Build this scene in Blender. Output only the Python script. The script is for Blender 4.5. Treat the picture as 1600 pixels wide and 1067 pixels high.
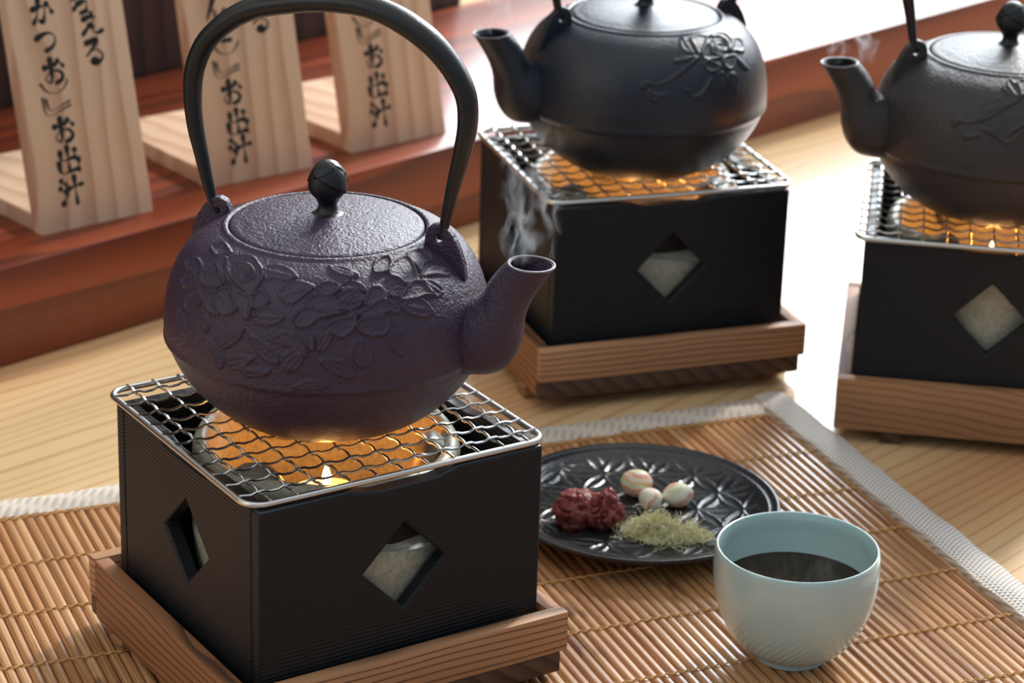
import bpy, bmesh, math, random
import numpy as np
from mathutils import Vector, Matrix
random.seed(7); rng = np.random.default_rng(7)
S = bpy.context.scene; COL = S.collection
for o in list(bpy.data.objects): bpy.data.objects.remove(o)

# ---------------------------------------------------------------- camera, world, light, exposure
PITCH, ROLL, CZ, FPX = .37858, .03091, .59144, 4135.7
CD = (CZ-.1)/math.tan(PITCH)
fw = Vector((0, math.cos(PITCH), -math.sin(PITCH))); rt = Vector((1, 0, 0)); up = rt.cross(fw)
rt, up = math.cos(ROLL)*rt+math.sin(ROLL)*up, -math.sin(ROLL)*rt+math.cos(ROLL)*up
cd = bpy.data.cameras.new('camera'); cam = bpy.data.objects.new('camera', cd); COL.objects.link(cam)
cam.matrix_world = Matrix.Translation((0, -CD, CZ)) @ Matrix((rt, up, -fw)).transposed().to_4x4()
cd.sensor_width = 36; cd.lens = FPX/1600*36; cd.clip_start = .05; cd.clip_end = 50
cd.dof.use_dof = True; cd.dof.focus_distance = 1.135; cd.dof.aperture_fstop = 15
S.camera = cam
w = bpy.data.worlds.new('room_light'); S.world = w; w.use_nodes = True
w.node_tree.nodes['Background'].inputs[0].default_value = (.98, .98, 1.0, 1)
_t = w.node_tree; _c = _t.nodes.new('ShaderNodeTexCoord'); _x = _t.nodes.new('ShaderNodeSeparateXYZ'); _r = _t.nodes.new('ShaderNodeValToRGB')
_t.links.new(_c.outputs['Generated'], _x.inputs[0]); _t.links.new(_x.outputs[2], _r.inputs[0])      # dim walls, pale ceiling overhead
_e = _r.color_ramp.elements; _e[0].position = .0; _e[0].color = (.235, .27, .325, 1); _e[1].position = .95; _e[1].color = (.84, .87, .90, 1)
_m = _r.color_ramp.elements.new(.45); _m.color = (.315, .36, .415, 1)
_t.links.new(_r.outputs[0], _t.nodes['Background'].inputs[0]); _t.nodes['Background'].inputs[1].default_value = 1.0
def area(name, loc, target, sx, sy, radiance, col):
    l = bpy.data.lights.new(name, 'AREA'); l.shape = 'RECTANGLE'; l.size = sx; l.size_y = sy
    l.energy = radiance*sx*sy*math.pi; l.color = col
    o = bpy.data.objects.new(name, l); COL.objects.link(o); o.location = loc
    o.rotation_euler = (Vector(target)-Vector(loc)).to_track_quat('-Z', 'Y').to_euler(); return o
WA = -.42; WC = Vector((1.35, 3.0, 1.92))       # the window wall's heading and the middle of its opening
area('daylight_window', WC, WC+Vector((math.sin(WA), -math.cos(WA), 0)), 3.2, 2.4, 11.5, (.87, .94, 1))
area('side_fill_light', (-2.2, -1.6, 1.5), (0, 0, .1), 1.4, 1.2, 1.5, (1, .95, .88))  # added fill light from front-left; no window is built there
sl = bpy.data.lights.new('low_sun', 'SUN'); sl.energy = 2.6; sl.angle = math.radians(5); sl.color = (1, .95, .88)
so = bpy.data.objects.new('low_sun', sl); COL.objects.link(so)
so.rotation_euler = Vector((-math.cos(math.radians(60))*math.cos(math.radians(36)), -math.sin(math.radians(60))*math.cos(math.radians(36)), -math.sin(math.radians(36)))).to_track_quat('-Z', 'Y').to_euler()
S.view_settings.view_transform = 'Standard'; S.view_settings.look = 'None'
S.view_settings.exposure = 0; S.view_settings.gamma = 1; S.view_settings.use_curve_mapping = False

# ---------------------------------------------------------------- helpers
KPROF=[(0,.1222),(.030,.1224),(.040,.1252),(.050,.1312),(.058,.1385),(.0645,.147),(.0688,.1555),(.0700,.1590),(.0708,.1600),(.0718,.1612),(.0717,.1640),(.0717,.170),(.0708,.178),(.0690,.1860),(.0655,.1945),(.0605,.2015),(.0545,.2065),(.0490,.2092),(.0462,.2103),(.0450,.2113),(.0436,.2113),(.0430,.2106),(.0430,.2085)]
def dense(P,n):
    """centripetal-ish resample: linear subdivision + smoothing that keeps the points"""
    P=np.array(P,float); out=[]
    m=len(P)
    T=np.zeros_like(P)
    seg=np.hypot(*np.diff(P,axis=0).T)
    for i in range(m):
        if i==0: T[i]=(P[1]-P[0])/seg[0]
        elif i==m-1: T[i]=(P[-1]-P[-2])/seg[-1]
        else:
            a=(P[i]-P[i-1])/seg[i-1]; b=(P[i+1]-P[i])/seg[i]
            T[i]=(a*seg[i]+b*seg[i-1])/(seg[i]+seg[i-1])
    for i in range(m-1):
        k=max(2,int(round(n*seg[i]/seg.sum())))
        t=np.arange(k)/k; h=seg[i]
        h00=2*t**3-3*t**2+1;h10=t**3-2*t**2+t;h01=-2*t**3+3*t**2;h11=t**3-t**2
        out.append(h00[:,None]*P[i]+h10[:,None]*T[i]*h+h01[:,None]*P[i+1]+h11[:,None]*T[i+1]*h)
    out.append(P[-1:])
    return np.concatenate(out)

RELIEF = {'A':[('l',[(-2.1666,108.39),(-2.0987,112.37),(-2.0199,114.92),(-2.034,110.44),(-2.1222,104.76),(-2.1728,104.64)]),('l',[(-1.9798,112.58),(-1.8997,111.36),(-1.8103,107.22),(-1.7764,102.47),(-1.8486,102.55),(-1.9263,106.05)]),('l',[(-1.8463,111.89),(-1.7773,115.98),(-1.6935,115.81),(-1.6295,111.19),(-1.6077,105.57),(-1.6781,108.14),(-1.761,110.46)]),('l',[(-2.1173,99.68),(-2.0245,103.34),(-1.9346,103.06),(-1.9767,99.59),(-2.0805,95.76)]),('l',[(-1.7673,104.7),(-1.6986,108.74),(-1.6381,107.59),(-1.6464,102.53),(-1.7251,99.17)]),('l',[(-2.2237,102.98),(-2.1684,101.03),(-2.1417,97.0),(-2.1941,94.5)]),('l',[(-2.0449,98.6),(-1.9325,98.66),(-1.8266,99.09),(-1.8897,95.4),(-1.9993,94.73)]),('l',[(-2.6324,112.01),(-2.5342,109.8),(-2.4844,104.95),(-2.5627,103.09),(-2.6153,107.11)]),('l',[(-2.3869,113.04),(-2.3334,115.58),(-2.2733,112.33),(-2.3148,105.65),(-2.3672,107.53)]),('l',[(-2.3631,106.13),(-2.2724,106.48),(-2.1973,103.47),(-2.2068,98.83),(-2.306,99.87)]),('l',[(-2.0216,142.85),(-1.9524,145.29),(-1.8286,145.0),(-1.7223,140.46),(-1.7897,137.88),(-1.8946,137.85),(-1.9648,137.12)]),('l',[(-1.8438,131.54),(-1.783,136.28),(-1.7022,138.43),(-1.5862,136.01),(-1.6498,131.6),(-1.7215,127.6),(-1.7789,127.98)]),('l',[(-1.9739,119.75),(-1.9294,124.16),(-1.8649,125.85),(-1.7648,121.66),(-1.8239,118.43),(-1.911,117.61)]),('p',[(-2.7954,127.96),(-2.7825,131.91),(-2.6865,134.89),(-2.5608,133.72),(-2.5339,129.95),(-2.658,127.93)]),('p',[(-2.7197,123.13),(-2.6454,127.4),(-2.5411,128.96),(-2.5465,124.79),(-2.6465,120.91)]),('p',[(-2.5633,115.92),(-2.5436,120.95),(-2.4473,123.79),(-2.3916,119.61),(-2.4372,115.7),(-2.5202,113.13)]),('p',[(-2.708,142.02),(-2.6915,144.61),(-2.6197,147.69),(-2.4247,145.44),(-2.4456,142.47),(-2.5052,139.91),(-2.6005,140.24)]),('p',[(-2.3522,118.9),(-2.3664,123.12),(-2.3106,127.22),(-2.257,121.4),(-2.2094,117.83),(-2.2767,116.64)]),('p',[(-2.5035,128.14),(-2.5111,131.3),(-2.4418,133.66),(-2.3453,133.86),(-2.2605,131.26),(-2.2818,128.51),(-2.3499,126.88),(-2.437,126.34)]),('p',[(-2.0034,128.44),(-1.9689,132.62),(-1.9041,129.86),(-1.8809,127.16),(-1.9194,124.61),(-1.9869,123.53)]),('p',[(-2.2753,124.05),(-2.2758,127.84),(-2.2196,130.35),(-2.1481,126.87),(-2.0924,121.81),(-2.1328,119.05),(-2.195,117.7),(-2.2426,120.18)]),('p',[(-2.4665,137.74),(-2.4735,140.67),(-2.3974,141.88),(-2.3177,137.05),(-2.2269,132.63),(-2.1737,130.3),(-2.2756,132.62),(-2.37,134.25)]),('p',[(-2.1928,130.79),(-2.1112,129.68),(-2.0093,128.37),(-1.9916,123.1),(-1.9948,118.79),(-2.0317,119.04),(-2.0714,121.38),(-2.1226,125.01)]),('p',[(-2.3412,138.45),(-2.3913,142.58),(-2.3279,145.2),(-2.2015,147.17),(-2.1022,144.87),(-2.0112,141.01),(-1.9784,136.13),(-1.9914,131.97),(-2.0114,128.71),(-2.0773,129.76),(-2.1727,131.89),(-2.2647,134.49)]),('p',[(-2.2578,137.23),(-2.2874,140.99),(-2.2226,142.77),(-2.1228,141.87),(-2.0597,138.99),(-2.0585,135.55),(-2.1071,133.67),(-2.1804,134.2)]),('p',[(-2.2176,137.48),(-2.2202,140.24),(-2.1539,140.39),(-2.1001,138.42),(-2.114,136.06),(-2.1647,135.71)]),('l',[(-1.6068,109.85),(-1.5941,115.5),(-1.5683,114.17),(-1.5719,109.23)]),('l',[(-1.5572,109.97),(-1.5385,115.62),(-1.4779,117.03),(-1.4679,114.24),(-1.5175,108.6)]),('l',[(-1.3596,106.97),(-1.3376,112.57),(-1.256,112.15),(-1.228,107.7),(-1.2405,102.75),(-1.3013,100.94),(-1.3307,103.26)]),('l',[(-1.1509,112.09),(-1.0908,115.79),(-1.0303,111.58),(-1.0392,103.75),(-1.1018,107.33)]),('l',[(-1.5465,105.0),(-1.4682,105.76),(-1.3702,103.41),(-1.3312,98.13),(-1.3901,96.85),(-1.4876,100.71)]),('l',[(-1.7027,91.81),(-1.6239,95.97),(-1.5458,95.82),(-1.4776,93.18),(-1.5651,91.65)]),('l',[(-1.7442,103.43),(-1.6561,108.23),(-1.6444,103.28),(-1.7029,99.32)]),('l',[(-1.4937,147.04),(-1.3858,146.93),(-1.2949,144.06),(-1.2542,140.55),(-1.3331,140.46),(-1.4466,143.49)]),('l',[(-1.0066,124.89),(-0.9328,126.94),(-0.84,126.42),(-0.7797,119.6),(-0.8561,117.89),(-0.9608,120.75)]),('l',[(-1.0644,131.39),(-0.9855,133.69),(-0.914,130.1),(-1.0024,128.5),(-1.0625,129.12)]),('p',[(-1.0093,127.11),(-0.8836,134.02),(-0.7687,133.13),(-0.742,125.66),(-0.7964,126.53)]),('p',[(-1.0535,148.67),(-0.914,150.14),(-0.9498,142.98),(-1.0629,140.4),(-1.137,142.02)]),('l',[(-0.7888,134.28),(-0.6349,137.79),(-0.5093,135.22),(-0.5019,130.68),(-0.6577,133.74)]),('l',[(-0.7752,134.07),(-0.6843,131.72),(-0.6312,126.0),(-0.7196,124.53),(-0.7551,129.72)]),('p',[(-0.7405,147.47),(-0.5928,148.93),(-0.5183,145.03),(-0.549,139.96),(-0.6546,140.11),(-0.7404,136.95),(-0.752,139.92)]),('p',[(-0.9676,144.23),(-0.84,147.43),(-0.7424,146.27),(-0.7702,139.28),(-0.82,134.35),(-0.9189,133.28),(-0.9631,136.7),(-1.0164,139.04)]),('p',[(-1.5708,135.24),(-1.5368,138.1),(-1.4626,138.56),(-1.403,136.44),(-1.4418,132.64),(-1.5337,132.64)]),('p',[(-1.2335,131.93),(-1.1996,134.81),(-1.1228,135.04),(-1.0945,131.67),(-1.1243,128.94),(-1.1999,127.33),(-1.2574,126.94)]),('p',[(-1.4292,134.15),(-1.3762,138.01),(-1.3121,138.64),(-1.2332,135.8),(-1.2312,132.67),(-1.3218,134.64)]),('p',[(-1.3235,118.1),(-1.2876,122.14),(-1.1886,122.61),(-1.1121,121.65),(-1.1128,116.0),(-1.1706,113.68),(-1.2643,114.67)]),('p',[(-1.5189,119.46),(-1.4356,122.58),(-1.3177,123.67),(-1.3229,118.79),(-1.3665,115.46),(-1.4177,114.2),(-1.4779,116.35)]),('p',[(-1.7134,121.28),(-1.6919,124.91),(-1.6193,127.68),(-1.5203,126.11),(-1.3702,124.9),(-1.4669,123.3),(-1.5506,121.87),(-1.601,118.97),(-1.6727,118.0)]),('p',[(-1.6371,128.72),(-1.6022,132.11),(-1.5339,133.01),(-1.4537,131.9),(-1.411,128.2),(-1.375,125.63),(-1.4665,125.76),(-1.5744,126.37)]),('p',[(-1.3599,124.53),(-1.2478,126.17),(-1.1729,128.58),(-1.0996,129.1),(-1.0301,125.14),(-1.0424,121.69),(-1.097,122.93),(-1.1886,122.61),(-1.2758,122.77)]),('p',[(-1.4322,129.66),(-1.3535,129.86),(-1.2663,128.06),(-1.315,125.79),(-1.3699,125.26),(-1.4229,126.78)]),('p',[(-1.4195,131.87),(-1.3818,134.44),(-1.3099,134.6),(-1.2473,131.27),(-1.2655,128.42),(-1.353,130.23),(-1.41,129.65)])],'B':[('p',[(-1.297,116.76),(-1.2438,114.8),(-1.2001,111.64),(-1.1221,113.55),(-1.0395,119.51),(-1.0046,120.43),(-1.1138,112.31),(-1.1915,110.11),(-1.2453,113.04)]),('p',[(-1.6302,116.75),(-1.5976,119.79),(-1.5449,119.61),(-1.5182,117.58),(-1.5618,118.1),(-1.5951,115.66)]),('p',[(-1.5607,115.74),(-1.5085,113.47),(-1.3877,113.44),(-1.4483,112.31),(-1.507,109.34),(-1.55,111.06)]),('l',[(-1.5182,117.58),(-1.4026,121.13),(-1.305,125.13),(-1.1123,133.16),(-1.0942,132.37),(-1.2682,124.41),(-1.4033,119.94)]),('l',[(-1.351,131.5),(-1.2405,133.81),(-1.1103,133.48),(-1.2093,131.03),(-1.3239,130.14)]),('l',[(-1.1918,148.52),(-1.1513,146.17),(-1.0922,143.83),(-1.1003,135.16),(-1.1664,135.54),(-1.2356,139.57)]),('l',[(-0.6597,128.59),(-0.6117,125.29),(-0.5434,119.19),(-0.6091,120.17),(-0.6686,124.8)]),('l',[(-0.8595,119.04),(-0.7966,121.38),(-0.7453,118.31),(-0.7611,110.0),(-0.8166,113.72)]),('l',[(-0.955,121.82),(-0.89,123.02),(-0.8854,118.71),(-0.9175,116.02)]),('p',[(-1.0646,129.54),(-0.9727,129.47),(-0.888,125.49),(-0.985,122.68),(-1.0526,125.07)]),('p',[(-0.5349,139.47),(-0.4309,136.79),(-0.4574,132.54),(-0.5337,129.48),(-0.6349,131.67),(-0.7015,131.88)]),('p',[(-0.8384,145.12),(-0.6982,147.33),(-0.5942,145.53),(-0.5653,140.88),(-0.6185,135.86),(-0.7292,132.24),(-0.6687,138.18),(-0.6992,143.1)]),('p',[(-1.0838,146.65),(-0.959,148.72),(-0.8523,145.3),(-0.9724,138.59),(-1.0596,134.17),(-1.0908,136.52),(-1.0882,142.88)]),('p',[(-0.8551,128.34),(-0.7901,130.92),(-0.6601,129.95),(-0.7049,125.92),(-0.7772,122.4),(-0.8443,124.41)]),('p',[(-1.0572,132.78),(-0.9967,138.8),(-0.8876,141.0),(-0.9146,135.06),(-0.8223,131.97),(-0.882,129.92),(-1.0158,130.16)]),('p',[(-0.9024,138.69),(-0.8249,142.02),(-0.7154,141.43),(-0.6956,137.76),(-0.7179,134.24),(-0.796,133.06),(-0.8778,134.68)]),('p',[(-0.8619,137.86),(-0.8067,139.61),(-0.7594,139.02),(-0.7499,136.53),(-0.7831,134.7),(-0.8502,135.83)])],'C':[('l',[(-1.9313,129.02),(-1.8733,132.42),(-1.776,134.87),(-1.6127,134.83),(-1.6708,131.65),(-1.77,126.92),(-1.8627,122.64),(-1.9153,122.21)]),('p',[(-2.141,117.52),(-2.1261,119.3),(-2.0706,119.52),(-2.0392,118.29),(-2.0922,117.68),(-2.1106,114.75)]),('p',[(-2.0392,118.29),(-1.9589,120.91),(-1.8712,126.22),(-1.7691,130.67),(-1.6205,133.29),(-1.751,127.95),(-1.8496,122.73),(-1.9357,119.78)]),('p',[(-1.9146,116.4),(-1.8189,116.94),(-1.782,113.86),(-1.7155,111.14),(-1.6562,114.07),(-1.5843,119.58),(-1.5833,117.81),(-1.6423,112.79),(-1.7076,109.86),(-1.7931,112.9),(-1.8738,115.41)]),('p',[(-1.7012,114.75),(-1.6417,118.97),(-1.5851,121.35),(-1.5845,120.02),(-1.6585,116.26)]),('l',[(-2.0366,112.48),(-1.9082,113.33),(-1.9434,111.67),(-2.0166,109.57)]),('p',[(-1.7945,140.84),(-1.7395,142.45),(-1.6889,138.83),(-1.65,135.48),(-1.7023,135.51),(-1.7588,138.46)]),('p',[(-1.7496,144.04),(-1.7354,147.74),(-1.7081,148.69),(-1.6724,145.15),(-1.6294,144.67),(-1.6088,135.36),(-1.6728,136.7),(-1.7219,140.98)]),('p',[(-1.6269,146.76),(-1.5595,148.53),(-1.4917,146.34),(-1.514,139.31),(-1.5971,135.91),(-1.6248,140.81)]),('p',[(-1.5978,134.87),(-1.5153,138.74),(-1.4413,136.61),(-1.4535,131.58),(-1.5565,130.53)]),('l',[(-1.6132,133.32),(-1.557,129.58),(-1.538,124.11),(-1.5856,125.85)])]}
BOARDS = [{'o': [-0.2804, 0.2451, 0.0605], 'a': 0.7189, 'w': 0.078, 'ch': [('ka', 0.0223, 0.1306), ('tsu', 0.0228, 0.1134), ('o', 0.0243, 0.0949), ('paren', 0.0231, 0.0833), ('brack', 0.0227, 0.0734), ('o', 0.0249, 0.0595), ('de', 0.0249, 0.0414), ('shiru', 0.024, 0.0233), ('kou', 0.05, 0.1331), ('e', 0.0538, 0.1195), ('ru', 0.0534, 0.1023)]}, {'o': [-0.1938, 0.3426, 0.0605], 'a': 0.6713, 'w': 0.0791, 'ch': [('n', 0.0218, 0.1106), ('wo', 0.0243, 0.0966), ('paren', 0.0264, 0.0826), ('brack', 0.0246, 0.0712), ('o', 0.0263, 0.0571), ('de', 0.0276, 0.0382), ('shiru', 0.0273, 0.0207), ('ru', 0.0537, 0.0994)]}, {'o': [-0.1088, 0.4241, 0.0605], 'a': 0.7106, 'w': 0.0792, 'ch': [('paren', 0.0237, 0.0822), ('brack', 0.0255, 0.0739), ('o', 0.0275, 0.06), ('de', 0.0277, 0.0409), ('shiru', 0.0274, 0.0226)]}]
def srgb(r, g, b):
    f = lambda c: (c/255/12.92 if c/255 <= .04045 else ((c/255+.055)/1.055)**2.4)
    return (f(r), f(g), f(b), 1)
class MB:
    def __init__(s): s.v = []; s.f = []
    def add(s, v, f):
        n = len(s.v); s.v += [tuple(map(float, p)) for p in v]; s.f += [tuple(i+n for i in q) for q in f]; return s
    def box(s, lo, hi, b=0, taper=0):
        bm = bmesh.new(); bmesh.ops.create_cube(bm, size=1)
        for v in bm.verts:
            v.co = Vector([(lo[i]+hi[i])/2+v.co[i]*(hi[i]-lo[i]) for i in range(3)])
        if b: bmesh.ops.bevel(bm, geom=bm.edges[:], offset=b, segments=2, profile=.6, affect='EDGES')
        return s.bm(bm)
    def bm(s, bm):
        bm.verts.index_update(); s.add([v.co for v in bm.verts], [[v.index for v in f.verts] for f in bm.faces]); bm.free(); return s
    def tube(s, pts, r, n=8, cyc=False, caps=True, flat=1.0, side=None):
        pts = [Vector(p) for p in pts]; m = len(pts); rs = r if hasattr(r, '__len__') else [r]*m
        vs = []; prev = None
        for i, p in enumerate(pts):
            a = pts[(i-1) % m] if (cyc or i > 0) else p; b = pts[(i+1) % m] if (cyc or i < m-1) else p
            t = (b-a).normalized()
            if side is not None: x = Vector(side)
            elif prev is None: x = t.orthogonal()
            else: x = prev
            x = (x-t*x.dot(t)).normalized(); prev = x; y = t.cross(x)
            for k in range(n):
                an = 2*math.pi*k/n; vs.append(p+x*math.cos(an)*rs[i]*flat+y*math.sin(an)*rs[i])
        fs = []
        for i in range(m if cyc else m-1):
            for k in range(n):
                a, b = i*n+k, i*n+(k+1) % n; c, d = ((i+1) % m)*n+(k+1) % n, ((i+1) % m)*n+k
                fs.append((a, b, c, d))
        if caps and not cyc: fs += [tuple(range(n))[::-1], tuple(range((m-1)*n, m*n))]
        return s.add(vs, fs)
    def lathe(s, prof, n=64, mod=None, close=False):
        m = len(prof); vs = []; fs = []
        for i, (r, z) in enumerate(prof):
            for k in range(n):
                a = 2*math.pi*k/n; rr, zz = (r, z) if mod is None else mod(i, r, z, a)
                vs.append((rr*math.cos(a), rr*math.sin(a), zz))
        for i in range(m-1):
            for k in range(n): fs.append((i*n+k, i*n+(k+1) % n, (i+1)*n+(k+1) % n, (i+1)*n+k))
        return s.add(vs, fs)
    def ell(s, c, r, n=24, fn=None):
        vs = []; fs = []; m = n//2
        for i in range(m+1):
            ph = math.pi*i/m
            for k in range(n):
                a = 2*math.pi*k/n; d = Vector((math.sin(ph)*math.cos(a), math.sin(ph)*math.sin(a), math.cos(ph)))
                q = fn(d) if fn else 1
                vs.append((c[0]+d.x*r[0]*q, c[1]+d.y*r[1]*q, c[2]+d.z*r[2]*q))
        for i in range(m):
            for k in range(n): fs.append((i*n+k, (i+1)*n+k, (i+1)*n+(k+1) % n, i*n+(k+1) % n))
        return s.add(vs, fs)
    def xf(s, M): s.v = [tuple(M @ Vector(p)) for p in s.v]; return s
    def build(s, name, mat, parent=None, smooth=True, angle=40):
        me = bpy.data.meshes.new(name); me.from_pydata(s.v, [], s.f); me.validate()
        bm = bmesh.new(); bm.from_mesh(me); bmesh.ops.remove_doubles(bm, verts=bm.verts[:], dist=1e-7)
        bmesh.ops.recalc_face_normals(bm, faces=bm.faces[:])
        for f in bm.faces: f.smooth = smooth
        if smooth:
            an = math.radians(angle)
            for e in bm.edges:
                if len(e.link_faces) == 2 and e.calc_face_angle(0) > an: e.smooth = False
        bm.to_mesh(me); bm.free(); me.materials.append(mat)
        o = bpy.data.objects.new(name, me); COL.objects.link(o)
        if parent: o.parent = parent
        return o
def empty(name, loc, rz=0):
    o = bpy.data.objects.new(name, None); COL.objects.link(o); o.location = loc; o.rotation_euler = (0, 0, rz)
    o.empty_display_size = .02; return o
def tag(o, label, cat, group=None, kind=None):
    o['label'] = label; o['category'] = cat
    if group: o['group'] = group
    if kind: o['kind'] = kind
    return o
# node helper
class NT:
    def __init__(s, name):
        s.m = bpy.data.materials.new(name); s.m.use_nodes = True; s.t = s.m.node_tree; s.n = s.t.nodes; s.l = s.t.links
        s.b = s.n['Principled BSDF']; s.out = s.n['Material Output']
    def node(s, typ, ins={}, **kw):
        n = s.n.new(typ)
        for k, v in kw.items(): setattr(n, k, v)
        for k, v in ins.items(): s.put(n.inputs[k], v)
        return n
    def put(s, sock, v):
        if isinstance(v, bpy.types.NodeSocket): s.l.new(v, sock)
        else: sock.default_value = v
    def obj(s): return s.node('ShaderNodeTexCoord').outputs['Object']
    def mapping(s, v, scale=(1, 1, 1), rot=(0, 0, 0), loc=(0, 0, 0)):
        return s.node('ShaderNodeMapping', {'Vector': v, 'Scale': scale, 'Rotation': rot, 'Location': loc}).outputs[0]
    def noise(s, v, scale, detail=3, rough=.5, dist=0):
        return s.node('ShaderNodeTexNoise', {'Vector': v, 'Scale': scale, 'Detail': detail, 'Roughness': rough, 'Distortion': dist}).outputs[0]
    def math(s, op, a, b=0, c=0, clamp=False):
        n = s.node('ShaderNodeMath', operation=op, use_clamp=clamp); s.put(n.inputs[0], a); s.put(n.inputs[1], b); s.put(n.inputs[2], c); return n.outputs[0]
    def dot(s, v, d):
        n = s.node('ShaderNodeVectorMath', operation='DOT_PRODUCT'); s.put(n.inputs[0], v); n.inputs[1].default_value = d; return n.outputs['Value']
    def ramp(s, f, stops, interp='LINEAR'):
        n = s.node('ShaderNodeValToRGB', {'Fac': f}); r = n.color_ramp; r.interpolation = interp
        while len(r.elements) < len(stops): r.elements.new(.5)
        for e, (p, c) in zip(r.elements, stops): e.position = p; e.color = c if hasattr(c, '__len__') else (c, c, c, 1)
        return n.outputs[0]
    def mix(s, f, a, b, mode='MIX'):
        n = s.node('ShaderNodeMix', data_type='RGBA', blend_type=mode); s.put(n.inputs[0], f); s.put(n.inputs[6], a); s.put(n.inputs[7], b); return n.outputs[2]
    def bump(s, h, strength, dist, normal=None):
        ins = {'Height': h, 'Strength': strength, 'Distance': dist}
        if normal is not None: ins['Normal'] = normal
        return s.node('ShaderNodeBump', ins).outputs[0]
    def done(s, **kw):
        for k, v in kw.items(): s.put(s.b.inputs[k.replace('_', ' ')], v)
        return s.m
def flat(name, col, rough=.5, metal=0, **kw):
    return NT(name).done(Base_Color=col, Roughness=rough, Metallic=metal, **kw)

def wood(name, light, dark, ring=(0, 900, 0), warp=4.0, wscale=(3, 14, 14), fiber=(20, 600, 600), rough=.5, coat=0, coat_r=.1, ramp=(.35, .8), tone=.25, bump=.00012, rot=(0, 0, 0), spec=.5, sharp=1, blotch=None):
    n = NT(name); co = n.mapping(n.obj(), rot=rot)
    wv = n.noise(n.mapping(co, wscale), 1.0, 2, .5)
    ph = n.math('ADD', n.dot(co, ring), n.math('MULTIPLY', wv, warp*6.283))
    saw = n.math('FRACT', n.math('DIVIDE', ph, 6.283))
    fb = n.noise(n.mapping(co, fiber), 1.0, 4, .6)
    g = n.math('ADD', n.math('POWER', saw, sharp), n.math('MULTIPLY', n.math('SUBTRACT', fb, .5), .35))
    edge = n.math('MINIMUM', 1, n.math('MULTIPLY', n.math('SUBTRACT', 1, saw), 12))
    g = n.math('MULTIPLY', g, edge)
    c = n.ramp(g, [(ramp[0], light), (ramp[1], dark)])
    tn = n.noise(n.mapping(co, tuple(x*.6 for x in wscale), loc=(3, 1, 2)), 1, 2)
    c = n.mix(1.0, c, n.ramp(tn, [(.3, (1-tone,)*3+(1,)), (.7, (1+tone*.3,)*3+(1,))]), 'MULTIPLY')
    if blotch: c = n.mix(n.ramp(n.noise(n.mapping(co, blotch[1]), 1, 1), [(.45, 0), (.58, 1)]), c, blotch[0], 'MULTIPLY')
    kw = dict(Base_Color=c, Roughness=rough, Coat_Weight=coat, Coat_Roughness=coat_r, Specular_IOR_Level=spec)
    if bump: kw['Normal'] = n.bump(n.math('ADD', n.math('MULTIPLY', g, -1), n.math('MULTIPLY', fb, .4)), .6, bump)
    return n.done(**kw)

def iron(name, col, rough=.55, bs=.00035, scale=900, spec=.5, speck=0):
    n = NT(name); co = n.obj()
    a = n.noise(co, scale, 3, .6); b = n.noise(co, scale*.33, 2, .5)
    c2 = n.noise(co, 45, 3)
    c = n.mix(n.ramp(c2, [(.35, 0), (.7, .45)]), col, tuple(min(1, x*1.45) for x in col[:3])+(1,))
    nm = n.bump(n.math('ADD', a, n.math('MULTIPLY', b, .8)), .9, bs)
    return n.done(Base_Color=c, Roughness=rough, Normal=nm, Specular_IOR_Level=spec)

# ---------------------------------------------------------------- materials
BA = .80768
M = {}
M['pine'] = wood('varnished_pine', srgb(236, 200, 148), srgb(184, 126, 74), ring=(0, 640, 0), warp=9, wscale=(1.6, 9, 9), fiber=(9, 420, 420), rough=.42, coat=.75, coat_r=.13, ramp=(.45, 1.0), tone=.3, bump=.00004, sharp=2.2, blotch=(srgb(236, 196, 176), (.6, 5, 1)))
M['bench'] = wood('red_lacquered_wood', srgb(158, 68, 29), srgb(98, 38, 17), ring=(0, 160, 150), warp=3, wscale=(2.2, 16, 16), fiber=(12, 260, 260), rough=.42, coat=.35, coat_r=.16, ramp=(.15, 1.0), tone=.35, bump=.00003)
M['board'] = wood('paulownia_wood', srgb(230, 194, 162), srgb(198, 152, 120), ring=(330, 0, 0), warp=4.5, wscale=(13, 9, 2.4), fiber=(500, 300, 10), rough=.6, ramp=(.2, 1.0), tone=.16, bump=.00003, sharp=1.4)
M['cedar'] = wood('worn_cedar', srgb(188, 140, 100), srgb(78, 46, 26), ring=(0, 420, 1750), warp=2.2, wscale=(7, 26, 26), fiber=(30, 900, 900), rough=.62, ramp=(.22, .8), tone=.35, bump=.0003, sharp=3.0)
M['cedar_side'] = wood('worn_cedar_side', srgb(164, 110, 70), srgb(80, 46, 27), ring=(420, 0, 1500), warp=3.4, wscale=(26, 7, 26), fiber=(900, 30, 900), rough=.62, ramp=(.22, .85), tone=.35, bump=.0003, sharp=2.4)
M['cedar_fine'] = wood('plain_cedar', srgb(176, 128, 88), srgb(92, 58, 34), ring=(90, 300, 1300), warp=3.2, wscale=(9, 20, 22), fiber=(24, 900, 900), rough=.62, ramp=(.25, .85), tone=.4, bump=.0003, sharp=4)
M['cedar_dark'] = wood('dark_stained_cedar', srgb(92, 66, 48), srgb(46, 30, 22), ring=(500, 900, 600), warp=1.5, wscale=(9, 26, 26), fiber=(40, 900, 900), rough=.6, ramp=(.3, 1.0), tone=.3, bump=.0002)
M['backboard'] = wood('dark_brown_panel', srgb(72, 46, 36), srgb(44, 28, 24), ring=(300, 0, 0), warp=2, wscale=(10, 10, 3), fiber=(300, 300, 10), rough=.6, bump=.00003)
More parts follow.
